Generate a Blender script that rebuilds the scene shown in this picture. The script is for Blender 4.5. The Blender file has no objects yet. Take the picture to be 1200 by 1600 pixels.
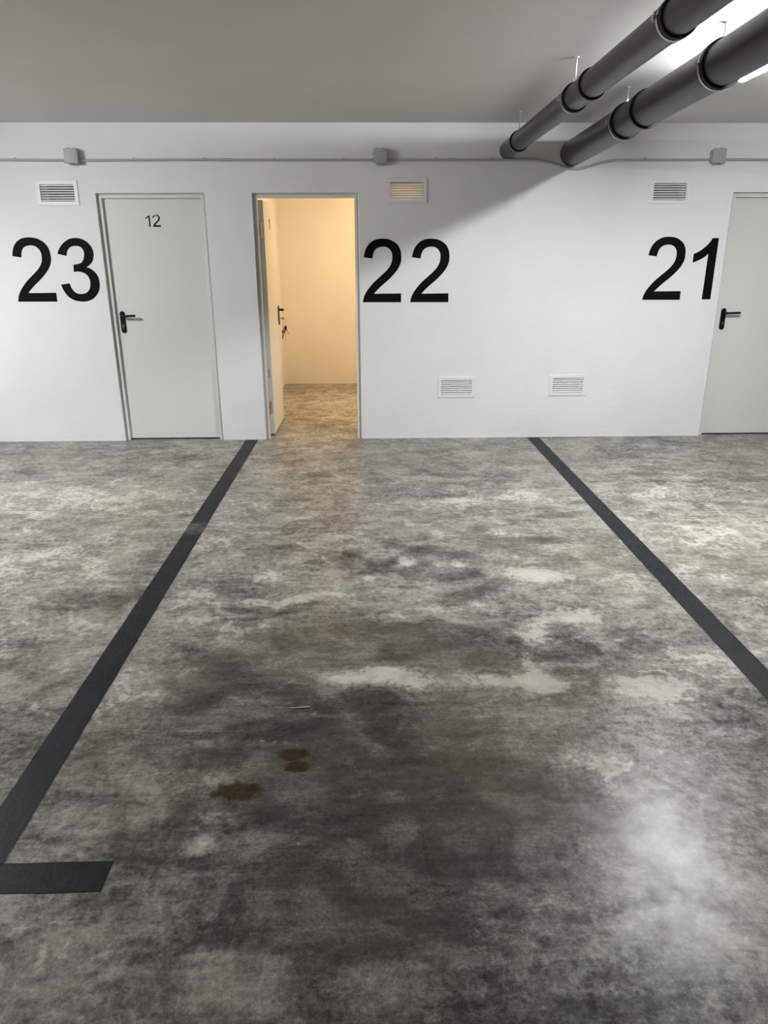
import bpy, bmesh, math, random
from mathutils import Vector, Matrix, noise
from mathutils.geometry import tessellate_polygon
random.seed(7)
SC = bpy.context.scene
COL = SC.collection

# ------------------------------------------------------------------ camera, world, exposure
CAM_LOC = Vector((0.0, -6.5, 1.5448))
F_PX, PITCH, ROLL, YAW = 1123.71, 0.335293, -0.003453, 0.023273
cam = bpy.data.cameras.new('camera')
cam.sensor_fit = 'VERTICAL'; cam.sensor_height = 36.0; cam.sensor_width = 27.0
cam.lens = 36.0 * F_PX / 1600.0
cam.clip_start = 0.02
cam_o = bpy.data.objects.new('camera', cam); COL.objects.link(cam_o)
fw = Vector((math.sin(YAW)*math.cos(PITCH), math.cos(YAW)*math.cos(PITCH), -math.sin(PITCH)))
rt = Vector((math.cos(YAW), -math.sin(YAW), 0)); up = rt.cross(fw)
r2 = rt*math.cos(ROLL) + up*math.sin(ROLL); u2 = up*math.cos(ROLL) - rt*math.sin(ROLL)
m = Matrix(((r2.x, u2.x, -fw.x), (r2.y, u2.y, -fw.y), (r2.z, u2.z, -fw.z))).to_4x4()
m.translation = CAM_LOC
cam_o.matrix_world = m
SC.camera = cam_o

w = bpy.data.worlds.new('world'); SC.world = w; w.use_nodes = True
w.node_tree.nodes['Background'].inputs[0].default_value = (0.5, 0.5, 0.5, 1)
w.node_tree.nodes['Background'].inputs[1].default_value = 0.0
vs = SC.view_settings
vs.view_transform = 'Standard'; vs.look = 'None'; vs.gamma = 1.0; vs.use_curve_mapping = False
vs.exposure = 0.0

# strengths of the lamps (built further down): batten tubes, warm bulkhead in the store room
TUBE_NEAR = 390.0      # batten right of the drain pipes
TUBE_LEFT = 500.0
TUBE_FILL = 50.0  # unseen battens added behind the camera for ambient light
TUBE_COL = (0.985, 0.995, 1.0)
WARM = 245.0
WARM_COL = (1.0, 0.67, 0.355)

ZC = 2.600        # ceiling height
WT = 0.15         # thickness of the wall with the doors

# outlines of the numerals, in metres on the wall (1 = sharp corner)
TWO = [(-0.0142,1.5785,1), (-0.0065,1.6147,0), (0.0106,1.6569,0), (0.0399,1.6921,0), (0.0799,1.7163,0), (0.1196,1.7256,0), (0.1593,1.7262,0), (0.2026,1.72,0), (0.2459,1.7003,0), (0.2808,1.6697,0), (0.3005,1.6288,0), (0.3058,1.5878,0), (0.3045,1.5466,0), (0.2915,1.5087,0), (0.2682,1.4707,0), (0.2317,1.4291,0), (0.1876,1.3874,0), (0.136,1.3455,0), (0.0952,1.307,0), (0.0714,1.2809,1), (0.3057,1.2828,1), (0.306,1.2089,1), (-0.0262,1.2104,1), (-0.0184,1.2473,0), (-0.0009,1.2862,0), (0.029,1.3284,0), (0.0699,1.3739,0), (0.1216,1.4191,0), (0.1731,1.4641,0), (0.206,1.5021,0), (0.2243,1.54,0), (0.2294,1.5812,0), (0.2243,1.6154,0), (0.2061,1.6427,0), (0.1808,1.6584,0), (0.1482,1.6633,0), (0.112,1.6566,0), (0.0865,1.6417,0), (0.0704,1.6158,0), (0.0629,1.5885,0), (0.0591,1.568,1)]
THREE = [(-2.5922,1.6137,1), (-2.5796,1.6407,0), (-2.5568,1.6743,0), (-2.524,1.7044,0), (-2.4851,1.7277,0), (-2.4447,1.7376,0), (-2.4023,1.7375,0), (-2.3615,1.7254,0), (-2.3259,1.7005,0), (-2.299,1.6634,0), (-2.2903,1.6229,0), (-2.2958,1.5823,0), (-2.3111,1.5483,0), (-2.3358,1.5245,0), (-2.3634,1.5061,1), (-2.3293,1.4936,0), (-2.2971,1.466,0), (-2.2765,1.4315,0), (-2.2698,1.3899,0), (-2.2731,1.3482,0), (-2.2895,1.3064,0), (-2.32,1.2679,0), (-2.3563,1.2421,0), (-2.4018,1.2282,0), (-2.4457,1.227,0), (-2.4953,1.2356,0), (-2.5393,1.2584,0), (-2.5673,1.2901,0), (-2.5869,1.3286,0), (-2.5992,1.3669,1), (-2.5242,1.377,1), (-2.5157,1.3457,0), (-2.4986,1.3143,0), (-2.4723,1.2953,0), (-2.4369,1.2895,0), (-2.3997,1.2963,0), (-2.3714,1.3172,0), (-2.3548,1.3486,0), (-2.3491,1.3902,0), (-2.355,1.4214,0), (-2.3718,1.4456,0), (-2.3981,1.4629,0), (-2.4329,1.4713,0), (-2.4763,1.4687,1), (-2.4708,1.527,1), (-2.4387,1.5316,0), (-2.405,1.5418,0), (-2.3838,1.5655,0), (-2.3724,1.5961,0), (-2.3696,1.6265,0), (-2.3817,1.6569,0), (-2.4044,1.6725,0), (-2.4359,1.6759,0), (-2.4686,1.6706,0), (-2.4924,1.6539,0), (-2.5086,1.6303,0), (-2.5179,1.5965,1)]
ONE = [(2.9684,1.7237,1), (3.0215,1.7236,1), (3.0205,1.2211,1), (2.9441,1.2214,1), (2.9482,1.6003,1), (2.9283,1.5797,0), (2.8979,1.559,0), (2.8597,1.5397,0), (2.8208,1.5259,1), (2.822,1.5973,1), (2.8603,1.6144,0), (2.9007,1.6418,0), (2.9332,1.6726,0), (2.955,1.6999,0)]
S1 = [(-1.8144,1.9136,1), (-1.8064,1.9136,1), (-1.803,1.9045,0), (-1.8018,1.8255,1), (-1.8144,1.8247,1), (-1.814,1.9012,1), (-1.8359,1.888,1), (-1.8414,1.8938,1)]
S2 = [(-1.7813,1.8995,1), (-1.776,1.9078,0), (-1.7653,1.916,0), (-1.7471,1.9209,0), (-1.7333,1.9168,0), (-1.722,1.906,0), (-1.7181,1.8927,0), (-1.723,1.8795,0), (-1.7371,1.8645,0), (-1.7509,1.8512,0), (-1.7612,1.8388,1), (-1.7175,1.8387,1), (-1.7163,1.8245,1), (-1.7832,1.8246,1), (-1.7791,1.838,0), (-1.7687,1.8513,0), (-1.7529,1.8662,0), (-1.739,1.8795,0), (-1.7325,1.8911,0), (-1.7348,1.9027,0), (-1.741,1.911,0), (-1.7513,1.9143,0), (-1.7614,1.911,0), (-1.7662,1.8995,1), (-1.7729,1.8953,1)]
STAIN_TONE_BASE = 0.08
BLOBS = [(-2.2,-2.0,0.95,1.5,0.03), (2.6,-2.0,0.9,1.5,0.04), (0.406,-4.841,0.09,0.2,0.3), (0.290,-5.102,0.12,0.12,0.25), (0.562,-5.129,0.1,0.1,0.15), (0.025,-5.255,0.15,0.06,0.2), (0.168,-5.322,0.3,0.08,0.12), (-0.543,-4.432,0.1,0.04,0.4), (-0.043,-4.338,0.06,0.05,0.25), (-0.4,1.7,0.9,1.5,0.35), (0.0,-5.55,2.4,0.8,-0.22), (0.2,-4.6,1.3,0.9,-0.08), (-0.23,-4.256,0.45,0.3,-0.35),  # stains and patches, plus broad tone blobs: near floor darker, store room paler
(0.122,-4.929,0.3,0.28,-0.6), (-0.02,-5.013,0.25,0.2,-0.45), (0.233,-4.731,0.25,0.25,-0.45), (0.043,-4.516,0.4,0.3,-0.35), (-0.456,-4.434,0.3,0.2,-0.25), (0.533,-4.78,0.2,0.15,-0.4), (-0.217,-4.69,0.25,0.2,-0.4), (0.078,-4.699,0.3,0.2,-0.3), (0.14,-5.136,0.12,0.12,-0.35), (-0.035,-5.203,0.25,0.15,-0.15), (-1.189,-2.799,0.08,0.2,-0.45), (-1.18,-3.231,0.08,0.2,-0.3), (0.138,-2.612,0.08,0.07,-0.6), 
(-0.011,-2.908,0.12,0.06,-0.5), (-0.068,-2.789,0.06,0.06,-0.4), (0.056,-3.021,0.09,0.07,-0.5), (-0.088,-3.09,0.06,0.06,-0.55), (0.295,-2.716,0.09,0.08,-0.5), (0.727,-2.601,0.1,0.1,-0.5), (0.53,-2.818,0.1,0.06,-0.45), (0.498,-3.616,0.1,0.08,-0.35), (0.444,-3.091,0.18,0.08,-0.4), (0.532,-3.285,0.1,0.08,-0.4), (1.212,-2.168,0.14,0.05,-0.35), (1.703,-2.8,0.08,0.05,-0.4), (2.077,-1.273,0.2,0.08,-0.4), 
(2.876,-1.353,0.25,0.1,-0.5), (1.025,-2.611,0.12,0.06,-0.35), (0.809,-1.228,0.5,0.05,-0.3), (0.197,-3.807,0.3,0.2,-0.3), (0.407,-3.866,0.25,0.2,-0.3), (-0.429,-3.788,0.3,0.2,-0.3), (-0.548,-4.033,0.3,0.2,-0.3), (-0.231,-3.468,0.3,0.12,-0.2), (-0.223,-2.241,0.25,0.06,-0.25), (-0.465,-2.232,0.08,0.03,-0.35), (-1.449,-1.858,0.15,0.06,-0.3), (-2.036,-2.631,0.15,0.08,-0.35), 
(-1.379,-3.332,0.3,0.1,-0.2), (-1.017,-3.973,0.1,0.3,-0.15), (1.41,-2.465,0.25,0.05,-0.2), (1.149,-4.58,0.25,0.15,-0.15), (0.782,-4.245,0.2,0.2,-0.15), (0.002,-3.101,0.05,0.05,0.8), (0.194,-2.915,0.05,0.045,0.9), (-0.5,-3.044,0.07,0.06,0.5), (0.503,-2.942,0.05,0.05,0.6), (0.369,-2.938,0.05,0.05,0.4), (0.012,-4.013,0.17,0.06,0.9), (-0.096,-4.047,0.12,0.04,0.6), (0.08,-4.061,0.1,0.06,0.5), 
(0.356,-4.06,0.2,0.06,0.6), (0.422,-4.12,0.15,0.05,0.4), (0.909,-3.105,0.13,0.08,0.75), (0.801,-3.061,0.12,0.08,0.4), (0.895,-3.598,0.15,0.06,0.6), (0.834,-3.143,0.08,0.06,0.5), (0.542,-1.885,0.35,0.1,0.35), (1.002,-1.76,0.25,0.09,0.35), (-0.421,-3.362,0.2,0.05,0.6), (-0.209,-3.298,0.15,0.05,0.5), (-0.27,-2.81,0.2,0.05,0.2), (-0.052,-3.407,0.1,0.06,0.3), (0.251,-3.45,0.2,0.04,0.45), 
(0.067,-3.541,0.1,0.04,0.3), (0.126,-3.543,0.1,0.04,0.3), (-0.386,-3.919,0.07,0.04,0.6), (-0.589,-3.643,0.12,0.05,0.5), (-0.63,-3.727,0.08,0.04,0.5), (1.04,-4.125,0.18,0.1,0.5), (0.666,-4.136,0.07,0.07,0.7), (0.599,-4.103,0.12,0.04,0.6), (0.672,-3.999,0.03,0.15,0.5), (0.683,-3.767,0.08,0.1,0.3), (0.805,-4.601,0.09,0.07,0.8), (0.657,-4.533,0.06,0.06,0.5), (0.716,-4.717,0.05,0.04,0.5), 
(0.288,-4.629,0.03,0.018,1.0), (0.104,-4.581,0.04,0.04,0.6), (0.147,-4.452,0.05,0.04,0.5), (-0.471,-4.64,0.05,0.06,0.5), (-0.479,-4.752,0.04,0.04,0.5), (-0.384,-4.552,0.06,0.03,0.4), (-0.471,-4.877,0.03,0.03,0.6), (-0.619,-4.707,0.1,0.08,0.35), (-0.926,-4.022,0.15,0.08,0.4), (-0.85,-4.156,0.1,0.06,0.45), (-0.912,-2.598,0.15,0.1,0.25), (-0.869,-3.277,0.2,0.1,0.3), (-0.78,-3.547,0.15,0.06,0.35), 
(-0.368,-1.151,0.5,0.12,0.15), (0.296,-2.316,0.12,0.05,0.3), (0.475,-2.499,0.1,0.03,0.3), (0.792,-2.445,0.1,0.1,0.3), (-0.022,-2.224,0.07,0.02,0.7), (-0.43,-2.174,0.07,0.02,0.6), (0.737,-3.712,0.1,0.1,0.3), (0.985,-3.538,0.1,0.1,0.35), (1.571,-3.126,0.5,0.2,0.2), (1.979,-2.59,0.6,0.25,0.3), (1.915,-1.718,0.6,0.2,0.2), (-1.968,-1.729,0.9,0.35,0.3), (-1.727,-2.853,0.6,0.3,0.3), 
(-1.485,-3.586,0.4,0.3,0.15), (-1.149,-4.268,0.3,0.3,0.05), (1.37,-3.946,0.3,0.2,0.2), (-0.799,-5.199,0.35,0.2,0.25), (-0.617,-5.331,0.35,0.15,0.15), (-0.509,-5.207,0.2,0.15,0.1), (0.624,-5.271,0.4,0.2,0.1), (0.407,-5.232,0.3,0.15,0.05), (0.889,-5.193,0.25,0.3,0.1), (-2.632,-0.886,0.8,0.15,-0.1), (0.518,-4.985,0.2,0.15,0.05), (0.181,-5.209,0.12,0.05,0.1), (1.073,-4.17,0.1,0.06,0.3), 
(-0.968,-4.194,0.05,0.1,0.4)]

# ------------------------------------------------------------------ materials
def mat(name, col, rough=0.6, metal=0.0, spec=0.5, emit=None, estr=0.0, bump=0.0, bscale=60.0, var=0.0):
    M = bpy.data.materials.new(name); M.use_nodes = True
    nt = M.node_tree; b = nt.nodes['Principled BSDF']
    b.inputs['Base Color'].default_value = (*col, 1); b.inputs['Roughness'].default_value = rough
    b.inputs['Metallic'].default_value = metal; b.inputs['Specular IOR Level'].default_value = spec
    if emit:
        b.inputs['Emission Color'].default_value = (*emit, 1); b.inputs['Emission Strength'].default_value = estr
    if bump or var:
        tc = nt.nodes.new('ShaderNodeTexCoord'); n = nt.nodes.new('ShaderNodeTexNoise')
        n.inputs['Scale'].default_value = bscale; n.inputs['Detail'].default_value = 5
        nt.links.new(tc.outputs['Object'], n.inputs['Vector'])
        if bump:
            bp = nt.nodes.new('ShaderNodeBump'); bp.inputs['Strength'].default_value = bump; bp.inputs['Distance'].default_value = 0.004
            nt.links.new(n.outputs['Fac'], bp.inputs['Height']); nt.links.new(bp.outputs['Normal'], b.inputs['Normal'])
        if var:
            mr = nt.nodes.new('ShaderNodeMapRange'); mr.inputs[1].default_value = 0.3; mr.inputs[2].default_value = 0.7
            mr.inputs[3].default_value = 1-var; mr.inputs[4].default_value = 1+var
            mx = nt.nodes.new('ShaderNodeVectorMath'); mx.operation = 'SCALE'
            mx.inputs[0].default_value = col
            nt.links.new(n.outputs['Fac'], mr.inputs[0]); nt.links.new(mr.outputs[0], mx.inputs['Scale'])
            nt.links.new(mx.outputs[0], b.inputs['Base Color'])
    return M

class NT:
    """tiny node helper"""
    def __init__(s, M): s.nt = M.node_tree; s.b = s.nt.nodes['Principled BSDF']
    def new(s, t, **k):
        n = s.nt.nodes.new(t)
        for a, v in k.items(): setattr(n, a, v)
        return n
    def put(s, sock, v):
        if isinstance(v, (int, float)): sock.default_value = v
        elif isinstance(v, tuple): sock.default_value = v if len(v) == len(sock.default_value) else (*v, 1)
        else: s.nt.links.new(v, sock)
    def math(s, op, a, b=0.0, clamp=False):
        n = s.new('ShaderNodeMath', operation=op, use_clamp=clamp); s.put(n.inputs[0], a); s.put(n.inputs[1], b); return n.outputs[0]
    def mix(s, f, a, b):
        n = s.new('ShaderNodeMix', data_type='RGBA'); s.put(n.inputs[0], f); s.put(n.inputs[6], a); s.put(n.inputs[7], b); return n.outputs[2]
    def noise(s, vec, scale, detail=4, rough=0.55, dist=0.0):
        n = s.new('ShaderNodeTexNoise'); s.put(n.inputs['Vector'], vec)
        n.inputs['Scale'].default_value = scale; n.inputs['Detail'].default_value = detail
        n.inputs['Roughness'].default_value = rough; n.inputs['Distortion'].default_value = dist
        return n.outputs['Fac']
    def mapping(s, vec, rot=0.0, scale=(1, 1, 1), loc=(0, 0, 0)):
        n = s.new('ShaderNodeMapping'); s.put(n.inputs[0], vec); n.inputs['Rotation'].default_value = (0, 0, rot)
        n.inputs['Scale'].default_value = scale; n.inputs['Location'].default_value = loc; return n.outputs[0]
    def rng(s, v, a, b, c=0.0, d=1.0, smooth=True):
        n = s.new('ShaderNodeMapRange'); n.interpolation_type = 'SMOOTHSTEP' if smooth else 'LINEAR'
        s.put(n.inputs[0], v)
        for i, q in zip((1, 2, 3, 4), (a, b, c, d)): n.inputs[i].default_value = q
        return n.outputs[0]

def concrete():
    M = bpy.data.materials.new('power_floated_concrete'); M.use_nodes = True; k = NT(M)
    P = k.new('ShaderNodeTexCoord').outputs['Object']
    st = k.new('ShaderNodeAttribute', attribute_name='stain_tone').outputs['Fac']
    big = k.noise(P, 1.7, 6, 0.6, 0.6)
    mid = k.noise(P, 6.5, 8, 0.66, 0.9)
    fine = k.noise(P, 34.0, 8, 0.68, 0.3)
    grit = k.noise(P, 260.0, 3, 0.6)
    s1 = k.noise(k.mapping(P, 0.35, (2.2, 15.0, 1)), 1.7, 6, 0.65, 0.8)      # trowel strokes
    s2 = k.noise(k.mapping(P, -0.75, (3.0, 26.0, 1)), 1.3, 6, 0.7, 0.9)
    def c(x, g): return k.math('MULTIPLY', k.math('SUBTRACT', x, 0.5), g)
    def w(x, lo, hi, g): return k.math('MULTIPLY', k.math('SUBTRACT', k.rng(x, lo, hi), 0.5), g)
    rag = k.math('ADD', 0.45, k.math('MULTIPLY', k.rng(k.math('ADD', c(mid, 1.3), c(fine, 1.0)), -0.25, 0.25), 1.1))
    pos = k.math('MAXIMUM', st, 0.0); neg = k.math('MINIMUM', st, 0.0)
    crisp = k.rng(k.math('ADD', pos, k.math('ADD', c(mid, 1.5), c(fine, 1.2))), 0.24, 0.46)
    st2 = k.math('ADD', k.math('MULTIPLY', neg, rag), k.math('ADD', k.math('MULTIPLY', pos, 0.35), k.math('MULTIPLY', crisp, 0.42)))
    # broad tone, trowel strokes and grain
    mid2 = k.noise(k.mapping(P, 0.8, (1, 1.3, 1), (2, 8, 0)), 3.1, 9, 0.62, 1.4)
    v = k.math('ADD', w(big, 0.32, 0.68, 0.22), w(mid2, 0.34, 0.66, 0.42))
    v = k.math('ADD', v, w(mid, 0.34, 0.66, 0.26))
    v = k.math('ADD', v, w(s1, 0.32, 0.68, 0.16)); v = k.math('ADD', v, w(s2, 0.32, 0.68, 0.16))
    v = k.math('ADD', v, w(fine, 0.34, 0.66, 0.34)); v = k.math('ADD', v, w(grit, 0.3, 0.7, 0.20))
    f3 = k.noise(P, 90.0, 5, 0.65, 0.4)
    v = k.math('ADD', v, w(f3, 0.36, 0.64, 0.20))
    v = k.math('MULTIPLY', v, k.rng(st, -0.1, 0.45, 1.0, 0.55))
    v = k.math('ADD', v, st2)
    # laitance flakes: pale, ragged, sharp edged; more of them where the slab is paler
    f1 = k.noise(k.mapping(P, 0.5, (1.0, 1.7, 1), (3, 1, 0)), 3.0, 10, 0.68, 1.2)
    f2 = k.noise(k.mapping(P, -0.4, (1.0, 2.2, 1), (9, 4, 0)), 13.0, 9, 0.70, 0.8)
    lim = k.math('MULTIPLY', st, 0.05)
    fk = k.math('MAXIMUM', k.rng(k.math('ADD', f1, lim), 0.565, 0.65), k.math('MULTIPLY', k.rng(k.math('ADD', f2, lim), 0.56, 0.66), 0.6))
    v = k.math('ADD', v, k.math('MULTIPLY', fk, 0.24))
    d1 = k.noise(k.mapping(P, 0.15, (1.0, 1.9, 1), (17, 3, 0)), 2.4, 7, 0.58, 1.2)
    v = k.math('SUBTRACT', v, k.math('MULTIPLY', k.math('MULTIPLY', k.rng(k.math('SUBTRACT', d1, lim), 0.50, 0.68), 0.30), k.rng(st, -0.1, 0.45, 1.0, 0.35)))
    # hairline drying cracks in the darker film
    vc = k.new('ShaderNodeTexVoronoi', feature='DISTANCE_TO_EDGE'); vc.inputs['Scale'].default_value = 34.0
    wv = k.new('ShaderNodeVectorMath', operation='ADD'); k.put(wv.inputs[0], P)
    nz = k.new('ShaderNodeTexNoise'); k.put(nz.inputs['Vector'], P); nz.inputs['Scale'].default_value = 30.0
    sc_ = k.new('ShaderNodeVectorMath', operation='SCALE'); k.put(sc_.inputs[0], nz.outputs['Color']); sc_.inputs['Scale'].default_value = 0.05
    k.put(wv.inputs[1], sc_.outputs[0]); k.put(vc.inputs['Vector'], wv.outputs[0])
    ck = k.math('MULTIPLY', k.rng(vc.outputs['Distance'], 0.07, 0.0), k.rng(f1, 0.46, 0.56))
    v = k.math('ADD', v, k.math('MULTIPLY', ck, 0.16))
    cr = k.new('ShaderNodeValToRGB'); k.put(cr.inputs[0], k.math('ADD', k.math('MULTIPLY', v, 0.5), 0.5))
    e = cr.color_ramp.elements
    e[0].position = 0.0; e[0].color = (0.013, 0.0122, 0.011, 1)
    e[1].position = 0.95; e[1].color = (0.50, 0.475, 0.42, 1)
    for p, cc in ((0.26, (0.050, 0.0475, 0.0425, 1)), (0.42, (0.122, 0.116, 0.104, 1)), (0.56, (0.228, 0.219, 0.196, 1)), (0.72, (0.345, 0.330, 0.294, 1))):
        q = e.new(p); q.color = cc
    # faint brown drift and the bluish film
    tint = k.noise(P, 0.9, 3, 0.5)
    col = k.mix(k.rng(tint, 0.42, 0.62, 0, 0.45), cr.outputs[0], k.mix(0.45, cr.outputs[0], (0.24, 0.20, 0.15)))
    # chipped pits
    vo = k.new('ShaderNodeTexVoronoi'); k.put(vo.inputs['Vector'], k.mapping(P, 0.0, (1, 1, 1), (0.3, 0.7, 0))); vo.inputs['Scale'].default_value = 7.0
    pit = k.math('MULTIPLY', k.rng(vo.outputs['Distance'], 0.03, 0.012), k.rng(mid, 0.58, 0.62))
    col = k.mix(k.math('MULTIPLY', pit, 0.8), col, (0.035, 0.033, 0.03))
    # pale flecks
    vf = k.new('ShaderNodeTexVoronoi'); k.put(vf.inputs['Vector'], P); vf.inputs['Scale'].default_value = 42.0
    fl = k.math('MULTIPLY', k.rng(vf.outputs['Distance'], 0.075, 0.04), k.rng(fine, 0.52, 0.6))
    col = k.mix(k.math('MULTIPLY', fl, 0.45), col, (0.42, 0.41, 0.37))
    # two rusty oil spots
    def spot(x, y, rx, ry):
        n = k.new('ShaderNodeVectorMath', operation='MULTIPLY'); mp = k.mapping(P, 0, (1/rx, 1/ry, 0), (-x/rx, -y/ry, 0))
        ln = k.new('ShaderNodeVectorMath', operation='LENGTH'); k.put(ln.inputs[0], mp)
        d = k.math('ADD', ln.outputs['Value'], c(k.noise(P, 22, 5, 0.6), 1.1))
        return k.rng(d, 1.15, 0.7)
    sp = k.math('MAXIMUM', k.math('MAXIMUM', spot(-0.256, -4.505, .055, .032), spot(-0.235, -4.565, .05, .03)), spot(-0.415, -4.675, .085, .045))
    col = k.mix(k.math('MULTIPLY', sp, 0.95), col, (0.030, 0.019, 0.007))
    k.put(k.b.inputs['Base Color'], col)
    rf = k.math('ADD', k.math('MULTIPLY', k.rng(grit, 0.35, 0.65), 0.05), k.math('MULTIPLY', k.rng(fine, 0.3, 0.7), 0.08))
    k.put(k.b.inputs['Roughness'], k.math('ADD', rf, FLOOR_ROUGH))
    k.put(k.b.inputs['Specular IOR Level'], k.rng(k.math('ADD', k.math('MULTIPLY', fine, 0.5), k.math('MULTIPLY', mid, 0.5)), 0.38, 0.60, 0.08, 0.26))
    bp = k.new('ShaderNodeBump'); bp.inputs['Strength'].default_value = 0.035; bp.inputs['Distance'].default_value = 0.004
    k.put(bp.inputs['Height'], k.math('ADD', k.math('MULTIPLY', fine, 0.5), k.math('MULTIPLY', grit, 0.05)))
    k.put(k.b.inputs['Normal'], bp.outputs[0])
    return M

def floor_paint():
    M = bpy.data.materials.new('charcoal_floor_paint'); M.use_nodes = True; k = NT(M)
    P = k.new('ShaderNodeTexCoord').outputs['Object']
    a = k.noise(P, 9, 7, 0.62, 0.5); b = k.noise(P, 70, 5, 0.6)
    base = k.mix(k.rng(a, 0.3, 0.75), (0.0060, 0.0070, 0.0090), (0.014, 0.0155, 0.018))
    wear = k.math('MULTIPLY', k.rng(k.noise(k.mapping(P, 0.2, (1.0, 3.5, 1)), 3.4, 8, 0.72, 0.9), 0.60, 0.78), k.rng(b, 0.4, 0.65))
    col = k.mix(k.math('MULTIPLY', wear, 0.55), base, (0.16, 0.16, 0.155))
    # the scuffed patch on the left line
    ln = k.new('ShaderNodeVectorMath', operation='LENGTH'); k.put(ln.inputs[0], k.mapping(P, 0, (1/.12, 1/.13, 0), (1.06/.12, 2.33/.13, 0)))
    sc = k.math('MULTIPLY', k.rng(ln.outputs['Value'], 1.0, 0.5), k.rng(k.noise(k.mapping(P, 0.1, (1, 4, 1)), 16, 6, 0.7), 0.40, 0.58))
    col = k.mix(k.math('MULTIPLY', sc, 0.5), col, (0.17, 0.17, 0.165))
    k.put(k.b.inputs['Base Color'], col)
    k.put(k.b.inputs['Roughness'], k.rng(b, 0.3, 0.7, 0.36, 0.55)); k.b.inputs['Specular IOR Level'].default_value = 0.12
    bp = k.new('ShaderNodeBump'); bp.inputs['Strength'].default_value = 0.3; bp.inputs['Distance'].default_value = 0.003
    k.put(bp.inputs['Height'], k.math('ADD', a, b)); k.put(k.b.inputs['Normal'], bp.outputs[0])
    return M

def wall_paint(name, col, bump=0.25):
    M = bpy.data.materials.new(name); M.use_nodes = True; k = NT(M)
    P = k.new('ShaderNodeTexCoord').outputs['Object']
    a = k.noise(P, 1.6, 4, 0.5); b = k.noise(P, 22, 6, 0.6); r = k.noise(k.mapping(P, 0, (1, 1, 3.0)), 5.5, 5, 0.55)
    col = k.mix(k.rng(a, 0.35, 0.65), (col[0]*0.965, col[1]*0.97, col[2]*0.97), col)
    k.put(k.b.inputs['Base Color'], col); k.b.inputs['Roughness'].default_value = 0.75
    k.b.inputs['Specular IOR Level'].default_value = 0.3
    bp = k.new('ShaderNodeBump'); bp.inputs['Strength'].default_value = bump; bp.inputs['Distance'].default_value = 0.012
    k.put(bp.inputs['Height'], k.math('ADD', k.math('MULTIPLY', b, 0.35), r)); k.put(k.b.inputs['Normal'], bp.outputs[0])
    return M

FLOOR_ROUGH = 0.25
M_WALL = wall_paint('white_masonry_paint', (0.80, 0.80, 0.80))
M_CEIL = wall_paint('ceiling_paint', (0.72, 0.71, 0.69), 0.12)
M_ROOM = wall_paint('store_room_paint', (0.80, 0.78, 0.74), 0.2)
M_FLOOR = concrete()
M_LINE = floor_paint()
M_DOOR = mat('pale_grey_green_lacquer', (0.70, 0.712, 0.675), rough=0.33, bump=0.05, bscale=25)
M_FRAME = mat('door_frame_lacquer', (0.70, 0.705, 0.68), rough=0.42)
M_BLACK = mat('black_plastic', (0.004, 0.004, 0.004), rough=0.4, spec=0.25)
M_NUM = mat('black_stencil_paint', (0.0035, 0.0037, 0.0042), rough=0.6, bump=0.2, bscale=160, spec=0.08)
M_STICK = mat('black_vinyl', (0.004, 0.004, 0.004), rough=0.5, spec=0.2)
M_PIPE = mat('dark_grey_pvc', (0.030, 0.0275, 0.0265), rough=0.36, spec=0.32, var=0.06, bscale=3)
M_RUBBER = mat('black_rubber', (0.005, 0.005, 0.005), rough=0.6, spec=0.2)
M_ZINC = mat('zinc_plated_steel', (0.50, 0.50, 0.50), rough=0.4, metal=1.0)
M_CHROME = mat('nickel_steel', (0.72, 0.70, 0.66), rough=0.22, metal=1.0)
M_BRASS = mat('key_brass', (0.62, 0.42, 0.16), rough=0.3, metal=1.0)
M_BOX = mat('grey_abs_plastic', (0.42, 0.425, 0.41), rough=0.5)
M_TUBE = mat('grey_conduit_plastic', (0.42, 0.42, 0.405), rough=0.45)
M_VENT = mat('white_vent_plastic', (0.80, 0.80, 0.80), rough=0.42)
M_HOUSE = mat('light_grey_polycarbonate', (0.55, 0.55, 0.55), rough=0.4)
M_DARK = mat('plain_grey_slab', (0.35, 0.35, 0.34), rough=0.9)  # plain grey, used only for the slab under the floor
M_GLOW = mat('lit_diffuser_near', (0.9, 0.9, 0.9), emit=TUBE_COL, estr=TUBE_NEAR)
M_GLOWL = mat('lit_diffuser_left', (0.9, 0.9, 0.9), emit=TUBE_COL, estr=TUBE_LEFT)
M_GLOWB = mat('lit_diffuser_fill', (0.9, 0.9, 0.9), emit=TUBE_COL, estr=TUBE_FILL)
M_WARM = mat('lit_warm_opal', (0.9, 0.9, 0.9), emit=WARM_COL, estr=WARM)

# ------------------------------------------------------------------ mesh helpers
def finish(name, bm, material, parent=None, smooth=False, loc=None, kind=None, label=None, cat=None, group=None):
    bmesh.ops.recalc_face_normals(bm, faces=bm.faces)
    me = bpy.data.meshes.new(name); bm.to_mesh(me); bm.free(); me.materials.append(material)
    if smooth:
        for p in me.polygons: p.use_smooth = True
        if smooth != 'all':
            me.set_sharp_from_angle(angle=math.radians(35))
    o = bpy.data.objects.new(name, me); COL.objects.link(o)
    if parent: o.parent = parent
    if loc: o.location = loc
    tag(o, label, cat, group, kind)
    return o
def tag(o, label=None, cat=None, group=None, kind=None):
    if label: o['label'] = label
    if cat: o['category'] = cat
    if group: o['group'] = group
    if kind: o['kind'] = kind
def empty(name, loc, label=None, cat=None, group=None, kind=None):
    o = bpy.data.objects.new(name, None); COL.objects.link(o); o.location = loc; o.empty_display_size = 0.1
    tag(o, label, cat, group, kind); return o
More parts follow.
